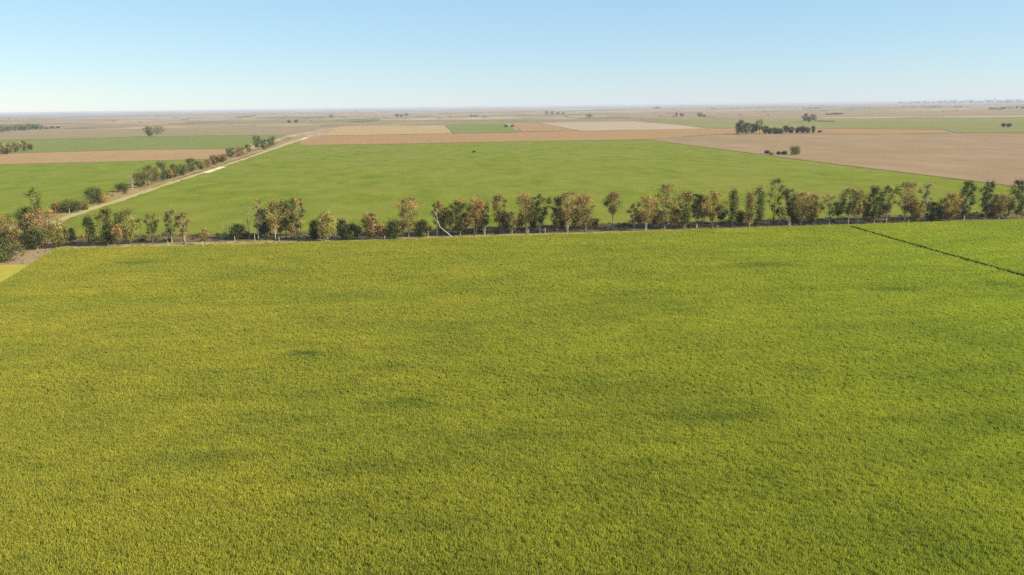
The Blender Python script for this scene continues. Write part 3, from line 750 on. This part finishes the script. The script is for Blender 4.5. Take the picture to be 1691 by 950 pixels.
# ------------------------------------------------------------------ leaning dead trunk, posts
def dead_lean():
    p = P(746, 391); k = mpp(p)
    root = bpy.data.objects.new('fallen_trunk', None); col.objects.link(root); root.location = (p.x, p.y, 0.02)
    tag(root, 'bleached dead trunk leaning left from the field edge in the windbreak', 'dead tree')
    V, Q = [], []
    def o(x, y, dy=0.0): return np.array([(x - 746) * k, dy, (391 - y) * k])
    tube(V, Q, [o(746.5, 391.6), o(738, 384), o(727, 375), o(724, 366)], [0.20, 0.19, 0.17, 0.13], 7)
    link('trunk', mesh_np('trunk', np.array(V), Q), M['bark_dead'], root)
    V, Q = [], []
    tube(V, Q, [o(724, 366), o(722, 356), o(717, 347), o(714, 344)], [0.13, 0.10, 0.07, 0.03], 5)
    tube(V, Q, [o(725, 370), o(720, 362), o(712, 352, 0.8)], [0.15, 0.10, 0.03], 5)
    tube(V, Q, [o(721, 355), o(724, 348), o(723, 343, -0.6)], [0.09, 0.06, 0.02], 4)
    tube(V, Q, [o(727, 375), o(722, 379, 0.6), o(721, 391, 1.2)], [0.20, 0.17, 0.12], 5)
    link('limb', mesh_np('limb', np.array(V), Q), M['bark_dead'], root)
dead_lean()
POSTS = [(115, 353, 8, 'beside the dirt road near the left bushes'), (278, 408, 10, 'under the sparse tree left of the windbreak gap'), (335.5, 409, 11, 'at the small rusty sapling'),
         (388, 399, 8, 'under the dark bush by the grey dead tree'), (421, 398, 11, 'just right of the grey leafless tree'), (461, 399, 8, 'in front of the first rusty clump'), (635.5, 397, 8, 'on the field edge left of the broad rusty tree'),
         (707, 391.5, 10, 'left of the leaning dead trunk'), (873, 387.5, 9, 'under the middle of the windbreak, left of the next post'), (900, 386.5, 10, 'under the middle of the windbreak, right of its neighbour post'), (1305, 374, 8, 'right of the tallest windbreak tree'), (1185, 379, 7, 'left of the narrow green columnar tree'), (1500, 369.5, 7, 'under the brownish tree near the right end')]
for i, (x, y, hp, where) in enumerate(POSTS):
    p = P(x, y); k = mpp(p); r = np.random.default_rng(i + 50)
    root = bpy.data.objects.new('fence_post', None); col.objects.link(root); root.location = (p.x, p.y, 0.02)
    tag(root, 'pale wooden fence post ' + where, 'post', 'pale fence posts')
    h = min(hp * k, 2.2); V, Q = [], []
    tube(V, Q, [(0, 0, -0.2), (0.01, 0, h * 0.5), (0.03 * r.normal(), 0.03 * r.normal(), h), (0.03 * r.normal(), 0.0, h + 0.01)], [0.11, 0.10, 0.095, 0.02], 7)
    link('shaft', mesh_np('shaft', np.array(V), Q), M['post'], root)
    V, Q = [], []
    tube(V, Q, [(0, -0.16, h * 0.72), (0.0, 0.16, h * 0.72)], [0.03, 0.03], 5)
    link('wire_peg', mesh_np('wire_peg', np.array(V), Q), M['bark_dark'], root)

# ------------------------------------------------------------------ undergrowth and dry grass in the belt
def undergrowth():
    r = np.random.default_rng(5); C, Rr, cnt, cols = [], [], [], []
    for i in range(470):
        x = r.uniform(95, 1760); f_ = belt_front(x); bk = belt_back(x)
        y = bk + (f_ - bk) * r.uniform(0.02, 0.62)
        p = P(x, y); hh = r.uniform(0.4, 1.5) * (1.0 if r.uniform() < 0.8 else 1.6)
        C.append((p.x, p.y, hh * 0.45)); w = hh * r.uniform(0.8, 1.5); Rr.append((w, w, hh * 0.5)); cnt.append(int(34 + 14 * hh))
        t = r.uniform(); cols.append((DEEP if t < 0.45 else GREEN * 0.9 if t < 0.55 else RUST * 0.45 if t < 0.88 else OLIVE) * r.uniform(0.7, 1.2))
    for i in range(260):                                  # scrub along the road trees
        s_ = r.uniform(0.32, 0.93); i0 = int(s_ * (len(verge_px) - 1.001)); fr = s_ * (len(verge_px) - 1.001) - i0
        x = verge_px[i0][0] * (1 - fr) + verge_px[i0 + 1][0] * fr; y = verge_px[i0][1] * (1 - fr) + verge_px[i0 + 1][1] * fr
        p = P(x, y) + Vector((r.normal() * 3.0 - 2.0, r.normal() * 6, 0)); hh = r.uniform(0.7, 3.2)
        C.append((p.x, p.y, hh * 0.45)); w = hh * r.uniform(0.7, 1.2); Rr.append((w, w, hh * 0.5)); cnt.append(int(34 + 14 * hh))
        t = r.uniform(); cols.append((DEEP if t < 0.25 else GREEN if t < 0.45 else RUST * 0.6 if t < 0.8 else OLIVE) * r.uniform(0.7, 1.2))
    v, q_, cc = leaves(r, C, Rr, cnt, 0.38, cols)
    tag(link('undergrowth', mesh_np('undergrowth', v, q_, None, cc), M['leaf']), 'dark tangled undergrowth below the windbreak and roadside trees', 'undergrowth', kind='stuff')
    C, Rr, cnt, cols = [], [], [], []
    for i in range(900):
        t = r.uniform()
        if t < 0.55:
            x = r.uniform(90, 1700); f_ = belt_front(x); bk = belt_back(x); y = bk + (f_ - bk) * r.uniform(0.72, 0.99)
        elif t < 0.9:
            s_ = r.uniform(0, 1) ** 0.7; i0 = int(s_ * (len(verge_px) - 1.001)); fr = s_ * (len(verge_px) - 1.001) - i0
            x = verge_px[i0][0] * (1 - fr) + verge_px[i0 + 1][0] * fr + r.normal() * 4; y = verge_px[i0][1] * (1 - fr) + verge_px[i0 + 1][1] * fr + r.normal() * 2
        else:
            x = r.uniform(0, 95); y = r.uniform(398, 436)
        p = P(x, y); hh = r.uniform(0.25, 0.8)
        C.append((p.x, p.y, hh * 0.4)); w = hh * r.uniform(0.8, 1.8); Rr.append((w, w, hh * 0.5)); cnt.append(18)
        q = r.uniform(); cols.append((np.array((0.33, 0.25, 0.11)) if q < 0.6 else RUST if q < 0.75 else OLIVE) * r.uniform(0.7, 1.2))
    v, q_, cc = leaves(r, C, Rr, cnt, 0.3, cols)
    tag(link('dry_grass', mesh_np('dry_grass', v, q_, None, cc), M['leaf']), 'pale dry grass tufts along the belt and the road verge', 'grass', kind='stuff')
undergrowth()

# ------------------------------------------------------------------ haze: the air over the plain
def haze(x0, x1, y0, y1, z0, z1, density):
    v = [(x, y, z) for z in (z0, z1) for y in (y0, y1) for x in (x0, x1)]
    f_ = [(0, 2, 3, 1), (4, 5, 7, 6), (0, 1, 5, 4), (2, 6, 7, 3), (0, 4, 6, 2), (1, 3, 7, 5)]
    me = bpy.data.meshes.new('haze'); me.from_pydata(v, [], f_); me.update()
    mt = bpy.data.materials.new('haze_air'); mt.use_nodes = True; nt = mt.node_tree
    nt.nodes.remove(nt.nodes['Principled BSDF'])
    pv = nt.nodes.new('ShaderNodeVolumePrincipled')
    pv.inputs['Color'].default_value = (0.56, 0.63, 0.77, 1); pv.inputs['Density'].default_value = density
    pv.inputs['Anisotropy'].default_value = 0.0
    nt.links.new(pv.outputs[0], nt.nodes['Material Output'].inputs['Volume'])
    o = link('haze', me, mt); tag(o, 'thin pale haze over the whole plain', 'haze', kind='stuff')
haze(-R - 100, R + 100, -1000, R + 100, -1.3, 47.5, 7.0e-5)
